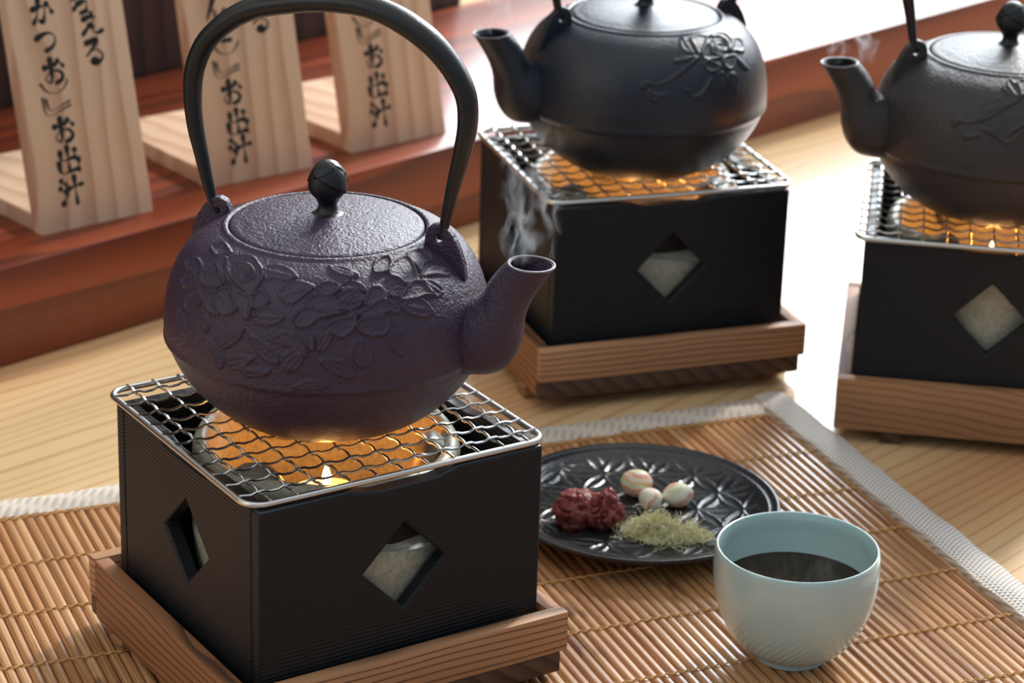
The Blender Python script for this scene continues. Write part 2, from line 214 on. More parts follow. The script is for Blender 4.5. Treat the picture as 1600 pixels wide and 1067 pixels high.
def black_panel():
    n = NT('black_ribbed_wood'); co = n.obj()
    z = n.node('ShaderNodeSeparateXYZ', {0: co}).outputs[2]
    h = n.math('SINE', n.math('ADD', n.math('MULTIPLY', z, 6.283/.00195), n.math('MULTIPLY', n.noise(n.mapping(co, (8, 8, 60)), 1, 2), 5)))
    r = n.math('SINE', n.math('MULTIPLY', z, 6.283/.00195))
    hh = n.math('ADD', n.math('MULTIPLY', r, .75), n.math('MULTIPLY', h, .25))
    nz = n.noise(co, 300, 3)
    c = n.mix(n.ramp(hh, [(.2, 0), (.9, 1)]), (.006, .0078, .0105, 1), (.0115, .0140, .0175, 1))
    c = n.mix(n.ramp(nz, [(.5, 0), (.9, .3)]), c, (.026, .023, .020, 1))
    return n.done(Base_Color=c, Roughness=.52, Normal=n.bump(hh, .55, .00022), Specular_IOR_Level=.34)
M['black'] = black_panel()
M['black_edge'] = flat('black_lacquered_edge', (.015, .016, .019, 1), .28)
M['steel'] = NT('wire_steel').done(Base_Color=(.62, .62, .6, 1), Metallic=1, Roughness=.27)
M['steel_frame'] = NT('frame_steel').done(Base_Color=(.70, .69, .65, 1), Metallic=1, Roughness=.30)
M['purple'] = iron('purple_cast_iron', srgb(53, 39, 60), .38, .0008, 800)
M['bluegrey'] = iron('blue_black_cast_iron', srgb(22, 30, 42), .33, .00032)
M['browngrey'] = iron('brown_grey_cast_iron', srgb(46, 43, 44), .37, .0006, 800)
M['handle'] = iron('black_handle_iron', srgb(17, 20, 23), .38, .00014, 700)
M['rim'] = iron('bare_spout_edge', srgb(120, 118, 122), .3, .0001)
def stone():
    n = NT('grey_stoneware'); co = n.obj()
    c = n.mix(n.ramp(n.noise(co, 400, 4), [(.4, 0), (.62, 1)]), srgb(172, 172, 154), srgb(152, 152, 134))
    c = n.mix(n.ramp(n.noise(co, 900, 1), [(.70, 0), (.76, .8)]), c, srgb(70, 64, 54))
    return n.done(Base_Color=c, Roughness=.38, Normal=n.bump(n.noise(co, 250, 4), .5, .0006))
M['stone'] = stone()
def prong():
    n = NT('dark_stoneware'); co = n.obj()  # darker mottled grey than the bowl
    c = n.mix(n.noise(co, 160, 3), srgb(84, 82, 72), srgb(140, 138, 124))
    return n.done(Base_Color=c, Roughness=.42, Normal=n.bump(n.noise(co, 300, 3), .4, .0005))
M['prong'] = prong()
M['band'] = flat('waist_shade_band', (.012, .010, .009, 1), .8)  # near-black colour stands in for the shade in the bowl's waist
M['wax'] = NT('candle_wax').done(Base_Color=(.95, .8, .55, 1), Roughness=.4, Subsurface_Weight=.4, Subsurface_Radius=(.01, .006, .003), Subsurface_Scale=.6)
M['wick'] = flat('burnt_wick', (.02, .015, .01, 1), .9)
M['flame'] = NT('candle_flame').done(Base_Color=(0, 0, 0, 1), Emission_Color=(1, .62, .22, 1), Emission_Strength=26)
def bamboo():
    n = NT('bamboo_slats'); co = n.obj()
    g = n.node('ShaderNodeNewGeometry').outputs['Random Per Island']
    base = n.ramp(g, [(0, srgb(156, 104, 62)), (.3, srgb(208, 158, 108)), (.55, srgb(184, 128, 80)), (.8, srgb(218, 172, 122)), (1, srgb(170, 114, 70))])
    v = n.node('ShaderNodeCombineXYZ', {0: n.math('MULTIPLY', g, 37), 1: 0, 2: 0}).outputs[0]
    co2 = n.node('ShaderNodeVectorMath', {0: co, 1: v}, operation='ADD').outputs[0]
    f = n.noise(n.mapping(co2, (1400, 14, 400)), 1, 3, .6)
    c = n.mix(n.ramp(f, [(.42, 0), (.72, .75)]), base, srgb(104, 60, 30))
    bl = n.noise(n.mapping(co2, (60, 22, 10)), 1, 2)
    c = n.mix(n.ramp(bl, [(.66, 0), (.74, .7)]), c, srgb(92, 52, 34))
    return n.done(Base_Color=c, Roughness=.34, Coat_Weight=.5, Coat_Roughness=.16, Normal=n.bump(f, .35, .0002))
M['bamboo'] = bamboo()
M['thread'] = flat('ochre_thread', srgb(206, 158, 92), .8)
def weave(name, a, b, sx, sy, rot):
    n = NT(name); co = n.mapping(n.obj(), rot=(0, 0, rot))
    x, y, _ = n.node('ShaderNodeSeparateXYZ', {0: co}).outputs
    p = n.math('MULTIPLY', n.math('SINE', n.math('MULTIPLY', x, 6.283/sx)), n.math('SINE', n.math('MULTIPLY', y, 6.283/sy)))
    c = n.mix(n.ramp(n.math('ADD', n.math('MULTIPLY', p, .5), .5), [(.20, 0), (.42, 1)]), b, a)
    return n.done(Base_Color=c, Roughness=.85, Normal=n.bump(p, .8, .0004), Specular_IOR_Level=.25)
M['weave'] = weave('woven_binding', srgb(238, 234, 226), srgb(128, 100, 80), .0042, .0030, 0)
M['herring'] = weave('twill_binding', srgb(206, 196, 182), srgb(184, 172, 158), .0046, .03, .5)
M['weave_edge'] = weave('braided_edge', srgb(214, 198, 180), srgb(140, 104, 78), .002, .0022, .6)
def celadon():
    n = NT('celadon_glaze'); co = n.obj()
    z = n.node('ShaderNodeSeparateXYZ', {0: co}).outputs[2]
    c = n.mix(n.noise(co, 60, 2), srgb(172, 198, 198), srgb(178, 202, 200))
    return n.done(Base_Color=c, Roughness=.22, Coat_Weight=.5, Coat_Roughness=.06, Subsurface_Weight=.15, Subsurface_Radius=(.004, .005, .005), Subsurface_Scale=.5)
M['celadon'] = celadon()
M['tea'] = NT('dark_broth').done(Base_Color=(.024, .012, .0045, 1), Roughness=.04, Specular_IOR_Level=.18)
def plate_m():
    n = NT('black_glaze'); co = n.obj()
    c = n.mix(n.ramp(n.noise(co, 700, 3), [(.5, 0), (.75, .6)]), (.020, .021, .023, 1), (.055, .052, .05, 1))
    return n.done(Base_Color=c, Roughness=.26, Normal=n.bump(n.noise(co, 500, 3), .35, .0003))
M['plate'] = plate_m()
def candy(name, cols, sc, off):
    n = NT(name); co = n.mapping(n.obj(), rot=(off, off*2, .4))
    d = n.math('ADD', n.math('MULTIPLY', n.dot(co, (40, 70, 95)), sc), n.math('MULTIPLY', n.noise(co, 70, 1), 1.5))
    c = n.ramp(n.math('FRACT', n.math('ADD', d, off)), cols)
    return n.done(Base_Color=c, Roughness=.55, Subsurface_Weight=.2, Subsurface_Radius=(.004, .003, .002), Subsurface_Scale=.5)
W_, PE, PK, GR = srgb(232, 226, 208), srgb(232, 180, 132), srgb(224, 158, 150), srgb(196, 214, 160)
M['candy1'] = candy('swirled_fu_peach', [(0, PE), (.22, W_), (.38, PE), (.5, PK), (.62, W_), (.85, GR), (1, PE)], 1.2, .2)
M['candy2'] = candy('swirled_fu_green', [(0, W_), (.3, W_), (.45, GR), (.58, W_), (.75, PE), (.85, PK), (1, W_)], .9, .5)
M['candy3'] = candy('swirled_fu_pink', [(0, W_), (.4, W_), (.52, srgb(230, 190, 186)), (.62, PK), (.68, W_), (1, W_)], 1.0, .75)
def ume():
    n = NT('pickled_plum_skin'); co = n.obj()
    c = n.mix(n.noise(co, 220, 4), srgb(92, 34, 32), srgb(160, 78, 72))
    return n.done(Base_Color=c, Roughness=.52, Subsurface_Weight=.2, Subsurface_Radius=(.004, .001, .001), Subsurface_Scale=.5, Normal=n.bump(n.noise(co, 420, 4), .6, .0007))
M['ume'] = ume()
M['kelp'] = NT('shaved_kelp').done(Base_Color=srgb(236, 230, 182), Roughness=.6, Subsurface_Weight=.1, Subsurface_Radius=(.002, .002, .001), Subsurface_Scale=.5)
M['ink'] = flat('black_ink', (.006, .007, .007, 1), .7)
M['floor'] = flat('floor_boards', srgb(120, 100, 84), .6)

# ---------------------------------------------------------------- room: window wall, left wall
wallm = flat('pale_plaster', srgb(196, 186, 172), .9)
mb = MB(); hw, z0w, z1w = 1.62, .70, 3.14
mb.box((-3.6, .03, -.74), (-hw, .15, 3.5)); mb.box((hw, .03, -.74), (3.2, .15, 3.5)); mb.box((-hw, .03, -.74), (hw, .15, z0w)); mb.box((-hw, .03, z1w), (hw, .15, 3.5))
o = mb.build('wall_back', wallm); o['kind'] = 'structure'; o.location = (WC.x, WC.y, 0); o.rotation_euler = (0, 0, WA)
mb = MB(); mb.box((-hw, -.02, z0w), (hw, .14, z0w+.03)); mb.box((-hw, .0, z1w-.03), (hw, .14, z1w)); mb.box((-hw, 0, z0w), (-hw+.03, .14, z1w)); mb.box((hw-.03, 0, z0w), (hw, .14, z1w))
o = mb.build('window_1', flat('window_frame_wood', srgb(120, 84, 60), .5)); o['kind'] = 'structure'; o.location = (WC.x, WC.y, 0); o.rotation_euler = (0, 0, WA)
o = MB().box((-2.9, -3, -.74), (-2.78, 4.3, 3.5)).build('wall_left', wallm); o['kind'] = 'structure'
# ---------------------------------------------------------------- floor, table, bench, backboard
fl = MB().box((-3, -3, -.74), (4, 4, -.72)).build('floor', M['floor']); fl['kind'] = 'structure'
B0 = Vector((0, .49431, 0)); bu = Vector((math.cos(BA), math.sin(BA), 0)); bn = Vector((-math.sin(BA), math.cos(BA), 0))
t = tag(empty('table', (B0.x, B0.y, -.72), BA), 'honey coloured varnished pine table carrying stoves, mat and red bench', 'table')
MB().box((-1.1, -1.0, .685), (1.6, .7, .72), .004).build('table_top', M['pine'], t)
for x in (-1.0, 1.5):
    for y in (-.9, .6): MB().box((x-.035, y-.035, 0), (x+.035, y+.035, .685), .003).build('leg', M['pine'], t)
t = tag(empty('display_bench', tuple(B0), BA), 'long low reddish brown lacquered wooden bench holding the upright signs', 'bench')
MB().box((-.95, 0, 0), (1.35, .262, .0605), .0035).build('bench_body', M['bench'], t)
o = MB().box((-1.0, .2640, 0), (.205, .282, .55), .002).build('backboard', M['backboard'])
o.location = B0; o.rotation_euler = (0, 0, BA)
tag(o, 'dark brown upright panel standing behind the red bench', 'panel')

# ---------------------------------------------------------------- wooden signs with brush lettering
GLYPH = {
 'ka': [[(.1, .62), (.35, .68), (.55, .70), (.62, .6), (.58, .3), (.48, .08), (.38, .14)], [(.38, .95), (.33, .6), (.22, .3), (.08, .08)], [(.74, .76), (.86, .6), (.94, .42)]],
 'tsu': [[(.05, .62), (.35, .75), (.65, .77), (.86, .62), (.85, .4), (.68, .2), (.4, .1)]],
 'o': [[(.1, .68), (.35, .70), (.6, .76)], [(.38, .97), (.38, .6), (.37, .2), (.3, .06), (.17, .12), (.1, .26), (.25, .42), (.5, .52), (.76, .46), (.87, .28), (.76, .1), (.55, .03)], [(.72, .86), (.83, .78), (.93, .66)]],
 'paren': [[(.0, .78), (.2, .52), (.5, .42), (.8, .52), (1.0, .78)]],
 'brack': [[(.02, .86), (.08, .34), (1.0, .5)], [(.14, .8), (.19, .5), (1.0, .64)]],
 'de': [[(.5, 1.0), (.5, .05)], [(.16, .84), (.18, .56), (.82, .58)], [(.83, .86), (.82, .54)], [(.05, .42), (.08, .08), (.92, .1)], [(.95, .46), (.92, .04)]],
 'shiru': [[(.1, .92), (.26, .78)], [(.02, .62), (.18, .5)], [(.06, .02), (.18, .18), (.28, .4)], [(.36, .58), (1.0, .68)], [(.68, 1.0), (.68, -.04)]],
 'e': [[(.4, .98), (.58, .86)], [(.2, .66), (.5, .73), (.7, .71), (.45, .42), (.1, .08)], [(.42, .38), (.56, .37), (.58, .14), (.72, .05), (.98, .12)]],
 'ru': [[(.2, .86), (.68, .92), (.45, .62), (.12, .34), (.4, .54), (.7, .52), (.87, .3), (.74, .08), (.5, .0), (.34, .1), (.45, .2), (.62, .1)]],
 'n': [[(.5, .98), (.3, .55), (.06, .05), (.3, .42), (.45, .38), (.5, .12), (.65, .06), (.95, .38)]],
 'wo': [[(.2, .78), (.8, .84)], [(.5, 1.0), (.2, .5), (.55, .55), (.55, .2)], [(.9, .6), (.4, .35), (.35, .1), (.9, .05)]],
 'kou': [[(.1, .66), (.9, .74)], [(.5, 1.0), (.5, .72)], [(.3, .4), (.7, .45), (.62, .1), (.4, .02)], [(.85, .95), (.1, .2)]]}
def smooth_pts(p, k=6):
    p = np.array(p, float)
    if len(p) == 2: return np.array([p[0]+(p[1]-p[0])*i/k for i in range(k+1)])
    return dense(p, k*(len(p)-1))
def glyphs(mb, ch, cx, cy, size, z, wid):
    for st in GLYPH[ch]:
        P = smooth_pts(st); P = np.array([(cx+(x-.5)*size, cy+(y-.5)*size) for x, y in P])
        m = len(P); T = np.gradient(P, axis=0); T /= np.linalg.norm(T, axis=1)[:, None]+1e-9; N = np.c_[-T[:, 1], T[:, 0]]
        wv = wid*size*(.62+.38*np.cos(np.linspace(0, math.pi*2, m)))*np.linspace(1.1, .8, m)
        vs = []; fs = []
        for i in range(m):
            a = P[i]+N[i]*wv[i]; b = P[i]-N[i]*wv[i]; vs += [(a[0], z, a[1]), (b[0], z, b[1])]
        for i in range(m-1): fs.append((2*i, 2*i+1, 2*i+3, 2*i+2))
        for i, sg in ((0, -1), (m-1, 1)):
            c = len(vs); ang = math.atan2(T[i][1]*sg, T[i][0]*sg)
            vs.append((P[i][0], z, P[i][1])); vs += [(P[i][0]+math.cos(ang+q)*wv[i], z, P[i][1]+math.sin(ang+q)*wv[i]) for q in np.linspace(-1.57, 1.57, 7)]
            fs += [(c, c+1+k, c+2+k) for k in range(6)]
        mb.add(vs, fs); z -= .00001
SIGN_LABEL = ['upright pale wooden sign at far left with two columns of brush lettering', 'upright pale wooden sign behind the purple kettle handle, second from left', 'upright pale wooden sign nearest the blue-black kettle, shortest lettering']
for bd, lab in zip(BOARDS, SIGN_LABEL):
    r = tag(empty('wooden_sign', bd['o'], bd['a']), lab, 'sign', 'wooden signs on the red bench')
    W = bd['w']; T = .0105; Hh = .22; tl = math.radians(13); RX = Matrix.Rotation(-tl, 4, 'X')
    mb = MB().box((0, 0, 0), (W, T, Hh), .0009).xf(RX)
    # cut the foot level with the bench top
    bm = bmesh.new(); me = bpy.data.meshes.new('tmp'); me.from_pydata(mb.v, [], mb.f); bm.from_mesh(me)
    bmesh.ops.translate(bm, verts=bm.verts[:], vec=(0, 0, T*math.sin(tl)-.0005)) if False else None
    bmesh.ops.bisect_plane(bm, geom=bm.verts[:]+bm.edges[:]+bm.faces[:], plane_co=(0, 0, 0), plane_no=(0, 0, 1), clear_inner=True)
    bmesh.ops.holes_fill(bm, edges=[e for e in bm.edges if e.is_boundary], sides=0)
    p = MB().bm(bm).build('sign_face', M['board'], r)
    tx = MB()
    for c, s_, v_ in bd['ch']: glyphs(tx, c, s_, v_, .0150 if c not in ('paren', 'brack') else .0185, -.00012, .122 if c not in ('paren', 'brack') else .045)
    tx.xf(RX).build('lettering', M['ink'], r, smooth=False)
    b = MB().box((.0, T*1.02, 0), (W, .125, .0105), .0008).build('base_plank', M['board'], r)

# ---------------------------------------------------------------- bamboo mat
MA = .3937
mat = tag(empty('bamboo_mat', (.15935, .17425, 0), MA+math.pi), 'slatted bamboo place mat with pale woven binding under stove, plate and cup', 'mat')
LX, LY, PITCHM = .64, .50, .0053
mb = MB(); x = .0165
while x < LX:
    wd = PITCHM*random.uniform(.88, .99)/2; h = random.uniform(.0022, .0029); y0 = .012+random.uniform(0, .0015); bend = random.uniform(-.0002, .0002); tilt = random.uniform(-.12, .12)
    vs = []
    for y, dx in ((y0, 0), (LY*.5, bend), (LY, 0)):
        for k in range(8):
            a = math.pi*k/7; vs.append((x+dx-math.cos(a)*wd, y, .0004+h*(math.sin(a)**.6)*(1-tilt*math.cos(a))))
    fs = [(i*8+k, i*8+k+1, (i+1)*8+k+1, (i+1)*8+k) for i in range(2) for k in range(7)]+[(i*8+7, i*8, i*8+8, i*8+15) for i in range(2)]+[tuple(range(8)), tuple(range(16, 24))]
    mb.add(vs, fs); x += PITCHM
mb.build('slats', M['bamboo'], mat)
k = 0; y = .0242
while y < LY-.02:
    mb = MB()
    for ph in (0, math.pi):
        pts = [(xx, y+math.sin(xx/PITCHM*math.pi*1.0+ph)*.00028+.0006*math.sin(xx*40+k), .0034+.0004*math.cos(xx/PITCHM*math.pi*2)+math.cos(xx/PITCHM*math.pi+ph)*.0002) for xx in np.arange(.018, LX, PITCHM/5)]
        mb.tube(pts, .00034, 5)
    mb.build('binding_thread', M['thread'], mat); y += .0511; k += 1
def strip(name, m, along_x, w0, w1, l0, l1, h):
    mb = MB(); ws = np.linspace(w0, w1, 9); hs = h*(.35+.65*np.sin(np.linspace(.25, math.pi-.25, 9))**.7)
    vs = []; fs = []; n = 60
    for i in range(n+1):
        l = l0+(l1-l0)*i/n; wob = .0004*math.sin(i*1.3)+.0003*math.sin(i*.47)
        for q in range(9):
            p = (l, ws[q]+wob, hs[q]+.0002*math.sin(i*.9+q)) if along_x else (ws[q]+wob, l, hs[q]+.0002*math.sin(i*.9+q)); vs.append(p)
        vs.append((l, ws[8], .0002) if along_x else (ws[8], l, .0002)); vs.append((l, ws[0], .0002) if along_x else (ws[0], l, .0002))
    for i in range(n):
        for q in range(11): fs.append((i*11+q, i*11+(q+1) % 11, (i+1)*11+(q+1) % 11, (i+1)*11+q))
    fs += [tuple(range(11)), tuple(range(n*11, n*11+11))]
    return mb.add(vs, fs).build(name, m, mat)
strip('back_binding', M['herring'], True, -.0005, .0200, .004, LX, .0046)
strip('side_binding', M['weave'], False, 0, .0205, -.002, LY, .0054)
strip('binding_edge', M['weave_edge'], False, .0196, .0228, .002, LY, .0052)

# ---------------------------------------------------------------- stoves: tray, box, burner, candle, grill, kettle
ST = {'A': (-.0817, -.1498, .59387, -.0182, -.0165), 'B': (.0669, .2449, .33698, .018, -.0144), 'C': (.26975, .1798, -.146, .0025, 0)}
TOFF = {'A': (-.0007, .0003), 'B': (-.0012, -.0016), 'C': (.0025, .0026)}
GOFF = {'A': (.0013, .0052), 'B': (.0013, .0057), 'C': (-.0016, -.0023)}
WHO = {'A': 'purple', 'B': 'blue-black', 'C': 'brown-grey'}
def wall_mesh(W2, z0, z1, th, nw=.019, nr=.008, nd=.0030, hc=.0764, hr=.0207, e=.0005):
    """panel in the XZ plane with a diamond hole and a shallow scoop in its top edge; thickness along +Y"""
    L = [(-W2, z0), (0, z0), (0, hc-hr), (-hr, hc), (0, hc+hr), (0, z1-nd), (-nw+.004, z1-nd), (-nw-.002, z1-nd*.6), (-nw-nr, z1), (-W2, z1)]
    mb = MB()
    for sg in (1, -1):
        P = [(x*sg*-1*-1, z) for x, z in L]
        n = len(P); vs = [(x, 0, z) for x, z in P]+[(x, th, z) for x, z in P]
        fs = [tuple(range(n)), tuple(range(n, 2*n))[::-1]]
        for i in range(n):
            j = (i+1) % n
            if P[i][0] == 0 and P[j][0] == 0 : continue
            fs.append((i, j, j+n, i+n))
        mb.add(vs, fs)
    return mb
def bev(o, w, seg=2):
    m = o.modifiers.new('edge', 'BEVEL'); m.width = w; m.segments = seg; m.limit_method = 'ANGLE'; m.angle_limit = .6; return o
def wire_path(x0, x1, n, sp, ph):
    return [(x, ph*.00085*math.cos(2*math.pi*(x)/sp)) for x in np.linspace(x0, x1, n)]
def rot_copy_relief(): pass
DK = dense(KPROF, 260); SK = np.r_[0, np.cumsum(np.hypot(*np.diff(DK, axis=0).T))]*1000
def relief_height(TH, SS, polys):
    """TH, SS grids (angle rad, arc length mm) -> raised casting height in metres"""
    R_ = 70.0; Hm = np.zeros(TH.shape)
    for kind, pl in polys:
        a0 = math.atan2(np.mean([math.sin(p[0]) for p in pl]), np.mean([math.cos(p[0]) for p in pl]))
        P = np.array([(((p[0]-a0+math.pi) % (2*math.pi)-math.pi)*R_, p[1]) for p in pl])
        # closed Catmull-Rom rounding
        Q = []
        m = len(P)
        for i in range(m):
            p0, p1, p2, p3 = P[i-1], P[i], P[(i+1) % m], P[(i+2) % m]
            for tt in (0, .25, .5, .75): Q.append(.5*((2*p1)+(p2-p0)*tt+(2*p0-5*p1+4*p2-p3)*tt*tt+(3*p1-p0-3*p2+p3)*tt**3))
        Q = np.array(Q); X = ((TH-a0+math.pi) % (2*math.pi)-math.pi)*R_; Y = SS
        sel = (X > Q[:, 0].min()-.6) & (X < Q[:, 0].max()+.6) & (Y > Q[:, 1].min()-.6) & (Y < Q[:, 1].max()+.6)
        if not sel.any(): continue
        x, y = X[sel], Y[sel]; ins = np.zeros(x.shape, bool); d2 = np.full(x.shape, 1e9)
        for i in range(len(Q)):
            a, b = Q[i], Q[(i+1) % len(Q)]; ab = b-a
            t_ = np.clip(((x-a[0])*ab[0]+(y-a[1])*ab[1])/(ab@ab+1e-12), 0, 1)
            d2 = np.minimum(d2, (x-a[0]-t_*ab[0])**2+(y-a[1]-t_*ab[1])**2)
            if a[1] != b[1]:
                cr = ((a[1] > y) != (b[1] > y)) & (x < (b[0]-a[0])*(y-a[1])/(b[1]-a[1])+a[0]); ins ^= cr
        d = np.sqrt(d2)*np.where(ins, 1, -1)
        if kind == 'p': pr = .30+.62*np.exp(-((d-.55)/.75)**2)
        else:
            C = Q.mean(0); u, s_, vt = np.linalg.svd(Q-C); ax = vt[0]; dm = np.abs((x-C[0])*-ax[1]+(y-C[1])*ax[0])
            pr = .28+.36*np.exp(-((d-.5)/.7)**2)+.34*np.exp(-(dm/.5)**2)
        k_ = np.clip((d+.30)/.6, 0, 1); k_ = k_*k_*(3-2*k_)
        Hm[sel] = Hm[sel]*(1-k_)+np.maximum(pr, 0)*k_
    return Hm*.0015
SPOUT = [((.0844, .2076), (.1049, .2068), .0100), ((.0815, .2048), (.1000, .1993), .0100), ((.0787, .2012), (.0955, .1915), .0104), ((.0760, .197), (.0920, .182), .0115), ((.0735, .1917), (.0906, .171), .0130), ((.068, .188), (.0872, .1623), .0148), ((.060, .186), (.0810, .1560), .0158), ((.050, .184), (.070, .1535), .0160)]
HANDLE = [(-.0530, .2085, .0019), (-.0550, .2130, .0025), (-.0577, .2219, .0030), (-.0607, .2348, .0035), (-.0633, .2464, .0039), (-.0645, .2600, .0043), (-.0632, .2735, .0046), (-.0586, .2842, .0048), (-.0499, .2938, .0049), (-.0374, .3021, .0049), (-.0187, .3076, .0047), (.002, .3105, .0047), (.0211, .3099, .0050), (.0371, .3043, .0053), (.0503, .2955, .0053), (.0583, .2863, .0049), (.0631, .2772, .0046), (.0642, .2656, .0043), (.0619, .2518, .0038), (.0585, .2376, .0031), (.0560, .2253, .0025), (.0534, .2127, .0020)]
def kettle(key, ax, ang, m, label, nth, nz):
    r = tag(empty('cast_iron_kettle', (ax[0], ax[1], 0), 0), label, 'kettle', 'iron kettles on the table stoves')
    P = dense(KPROF, nz); s = np.r_[0, np.cumsum(np.hypot(*np.diff(P, axis=0).T))]*1000
    nz_ = len(P); th = np.linspace(-math.pi, math.pi, nth, endpoint=False)
    TH, SS = np.meshgrid(th, s); Hh = relief_height(TH, SS, RELIEF[key])
    T = np.gradient(P, axis=0); T /= np.linalg.norm(T, axis=1)[:, None]+1e-12; N = np.c_[T[:, 1], -T[:, 0]]
    Rr = P[:, 0][:, None]+N[:, 0][:, None]*Hh; Zz = P[:, 1][:, None]+N[:, 1][:, None]*Hh
    V = np.stack([Rr*np.cos(TH), Rr*np.sin(TH), Zz], -1).reshape(-1, 3)
    i, k = np.meshgrid(np.arange(nz_-1), np.arange(nth), indexing='ij'); k2 = (k+1) % nth
    F = np.stack([i*nth+k, i*nth+k2, (i+1)*nth+k2, (i+1)*nth+k], -1).reshape(-1, 4)
    me = bpy.data.meshes.new('body'); me.from_pydata(V.tolist(), [], F.tolist())
    me.polygons.foreach_set('use_smooth', np.ones(len(me.polygons), bool)); me.materials.append(m)
    b = bpy.data.objects.new('body', me); COL.objects.link(b); b.parent = r
    # lid and knob
    lp = dense([(0, .2165), (.012, .2160), (.026, .2146), (.038, .2122), (.0420, .2109), (.0424, .2100), (.0424, .2075), (.038, .2072)], 40)
    lid = MB().lathe([tuple(p) for p in lp], 128).build('lid', m, r)
    kp = dense([(.0085, .2157), (.0058, .2168), (.0044, .2185), (.0041, .2205), (.0052, .2228), (.0073, .2255), (.0084, .2290), (.0082, .2325), (.0068, .2360), (.0045, .2388), (.0018, .2402), (0, .2404)], 48)
    def bud(i, r_, z, a):
        if z < .2215: return r_, z
        f = min(1, (z-.2215)/.004); q = (a*2.5/ (2*math.pi)+ (z-.22)*95) % 1; q2 = (-a*1.5/(2*math.pi)+(z-.22)*70) % 1
        return r_*(1+f*(.085*(1-q)**3-.03+.07*(1-q2)**4)), z
    MB().lathe([tuple(p) for p in kp], 96, bud).build('knob', M['handle'], lid)
    u = Vector((math.cos(ang), math.sin(ang), 0)); n = Vector((-u.y, u.x, 0))
    def pt(rr, z, off=0): return u*rr+n*off+Vector((0, 0, z))
    # spout
    sp = dense([(*a, *b_) for a, b_, w_ in SPOUT], 40) if False else None
    A = dense([a for a, b_, w_ in SPOUT], 36); Bq = dense([b_ for a, b_, w_ in SPOUT], 36)
    def res(Q, n_):
        L = np.r_[0, np.cumsum(np.hypot(*np.diff(Q, axis=0).T))]; t_ = np.linspace(0, L[-1], n_); return np.c_[np.interp(t_, L, Q[:, 0]), np.interp(t_, L, Q[:, 1])]
    # keep pairing by control section
    def pair(sel):
        K = np.array([sel(q) for q in SPOUT], float); tt = np.linspace(0, len(K)-1, 36); i_ = np.minimum(tt.astype(int), len(K)-2); fr = (tt-i_)
        out = []
        for ii, f in zip(i_, fr):
            p0 = K[max(ii-1, 0)]; p1 = K[ii]; p2 = K[ii+1]; p3 = K[min(ii+2, len(K)-1)]
            out.append(.5*((2*p1)+(p2-p0)*f+(2*p0-5*p1+4*p2-p3)*f*f+(3*p1-p0-3*p2+p3)*f**3))
        return np.array(out)
    TA, TB, TW = pair(lambda q: q[0]), pair(lambda q: q[1]), pair(lambda q: (q[2],))[:, 0]
    rings = [(TA[i_], TB[i_], TW[i_]) for i_ in range(35, -1, -1)]
    sh = .0014
    for i_, s2 in ((0, 1), (2, 1.05), (5, 1.1), (9, 1.2)):
        a_, b_, w_ = TA[i_], TB[i_], TW[i_]; d_ = (b_-a_)/np.linalg.norm(b_-a_); rings.append((a_+d_*sh*s2, b_-d_*sh*s2, w_-sh*s2))
    nk = 40; vs = []; fs = []
    for a_, b_, w_ in rings:
        c = (np.array(a_)+b_)/2; h = (np.array(b_)-a_)/2
        for q in range(nk):
            an = 2*math.pi*q/nk; cx = math.copysign(abs(math.cos(an))**.9, math.cos(an)); p = c+h*cx; vs.append(pt(p[0], p[1], w_*math.sin(an)))
    for i_ in range(len(rings)-1):
        for q in range(nk): fs.append((i_*nk+q, i_*nk+(q+1) % nk, (i_+1)*nk+(q+1) % nk, (i_+1)*nk+q))
    fs.append(tuple(range((len(rings)-1)*nk, len(rings)*nk)))
    spo = MB().add(vs, fs).build('spout', m, r)
    c = (TA[0]+TB[0])/2; h = (TB[0]-TA[0])/2*.97
    MB().tube([pt(*(c+h*math.cos(an)), (TW[0]-.0004)*math.sin(an)) for an in np.linspace(0, 2*math.pi, 48, endpoint=False)], .00055, 6, cyc=True).build('spout_lip', M['rim'], spo)
    # lugs: rounded triangular tabs lying in the handle plane, with a hole
    for sg in (-1, 1):
        dz = -.0030 if sg < 0 else 0
        out = [(.0460, .2085), (.0466, .2150), (.0486, .2184), (.0520, .2197), (.0556, .2188), (.0592, .2148), (.0622, .2092), (.0646, .2025), (.0656, .1950), (.0560, .2000)]
        hole = [(.0528+.0017*math.cos(q), .2128+.0017*math.sin(q)) for q in np.linspace(0, 2*math.pi, 12, endpoint=False)]
        bm = bmesh.new()
        def loop(Q, y): 
            v = [bm.verts.new((x, y, z)) for x, z in Q]; return v, [bm.edges.new((v[i_], v[(i_+1) % len(v)])) for i_ in range(len(v))]
        th_ = .0024
        l1 = loop(out, -th_); l2 = loop(hole, -th_); bmesh.ops.triangle_fill(bm, edges=l1[1]+l2[1], use_beauty=True)
        ext = bmesh.ops.extrude_face_region(bm, geom=bm.faces[:]); bmesh.ops.translate(bm, verts=[g for g in ext['geom'] if isinstance(g, bmesh.types.BMVert)], vec=(0, 2*th_, 0))
        q = MB().bm(bm); q.v = [tuple(pt(x*sg, z+dz*min(1, max(0, (z-.195)/.02)), y)) for x, y, z in q.v]
        bev(q.build('lug', m, r, angle=60), .0010, 3)
    Hd = np.array(HANDLE); Hs = dense(Hd[:, :2], 110); L0 = np.linspace(0, 1, len(Hs)); rad = np.interp(L0, np.linspace(0, 1, len(Hd)), Hd[:, 2])
    mb = MB().tube([pt(a_, b_) for a_, b_ in Hs], rad, 20, flat=1.22, side=n)
    mb.build('handle', M['handle'], r)
    return r
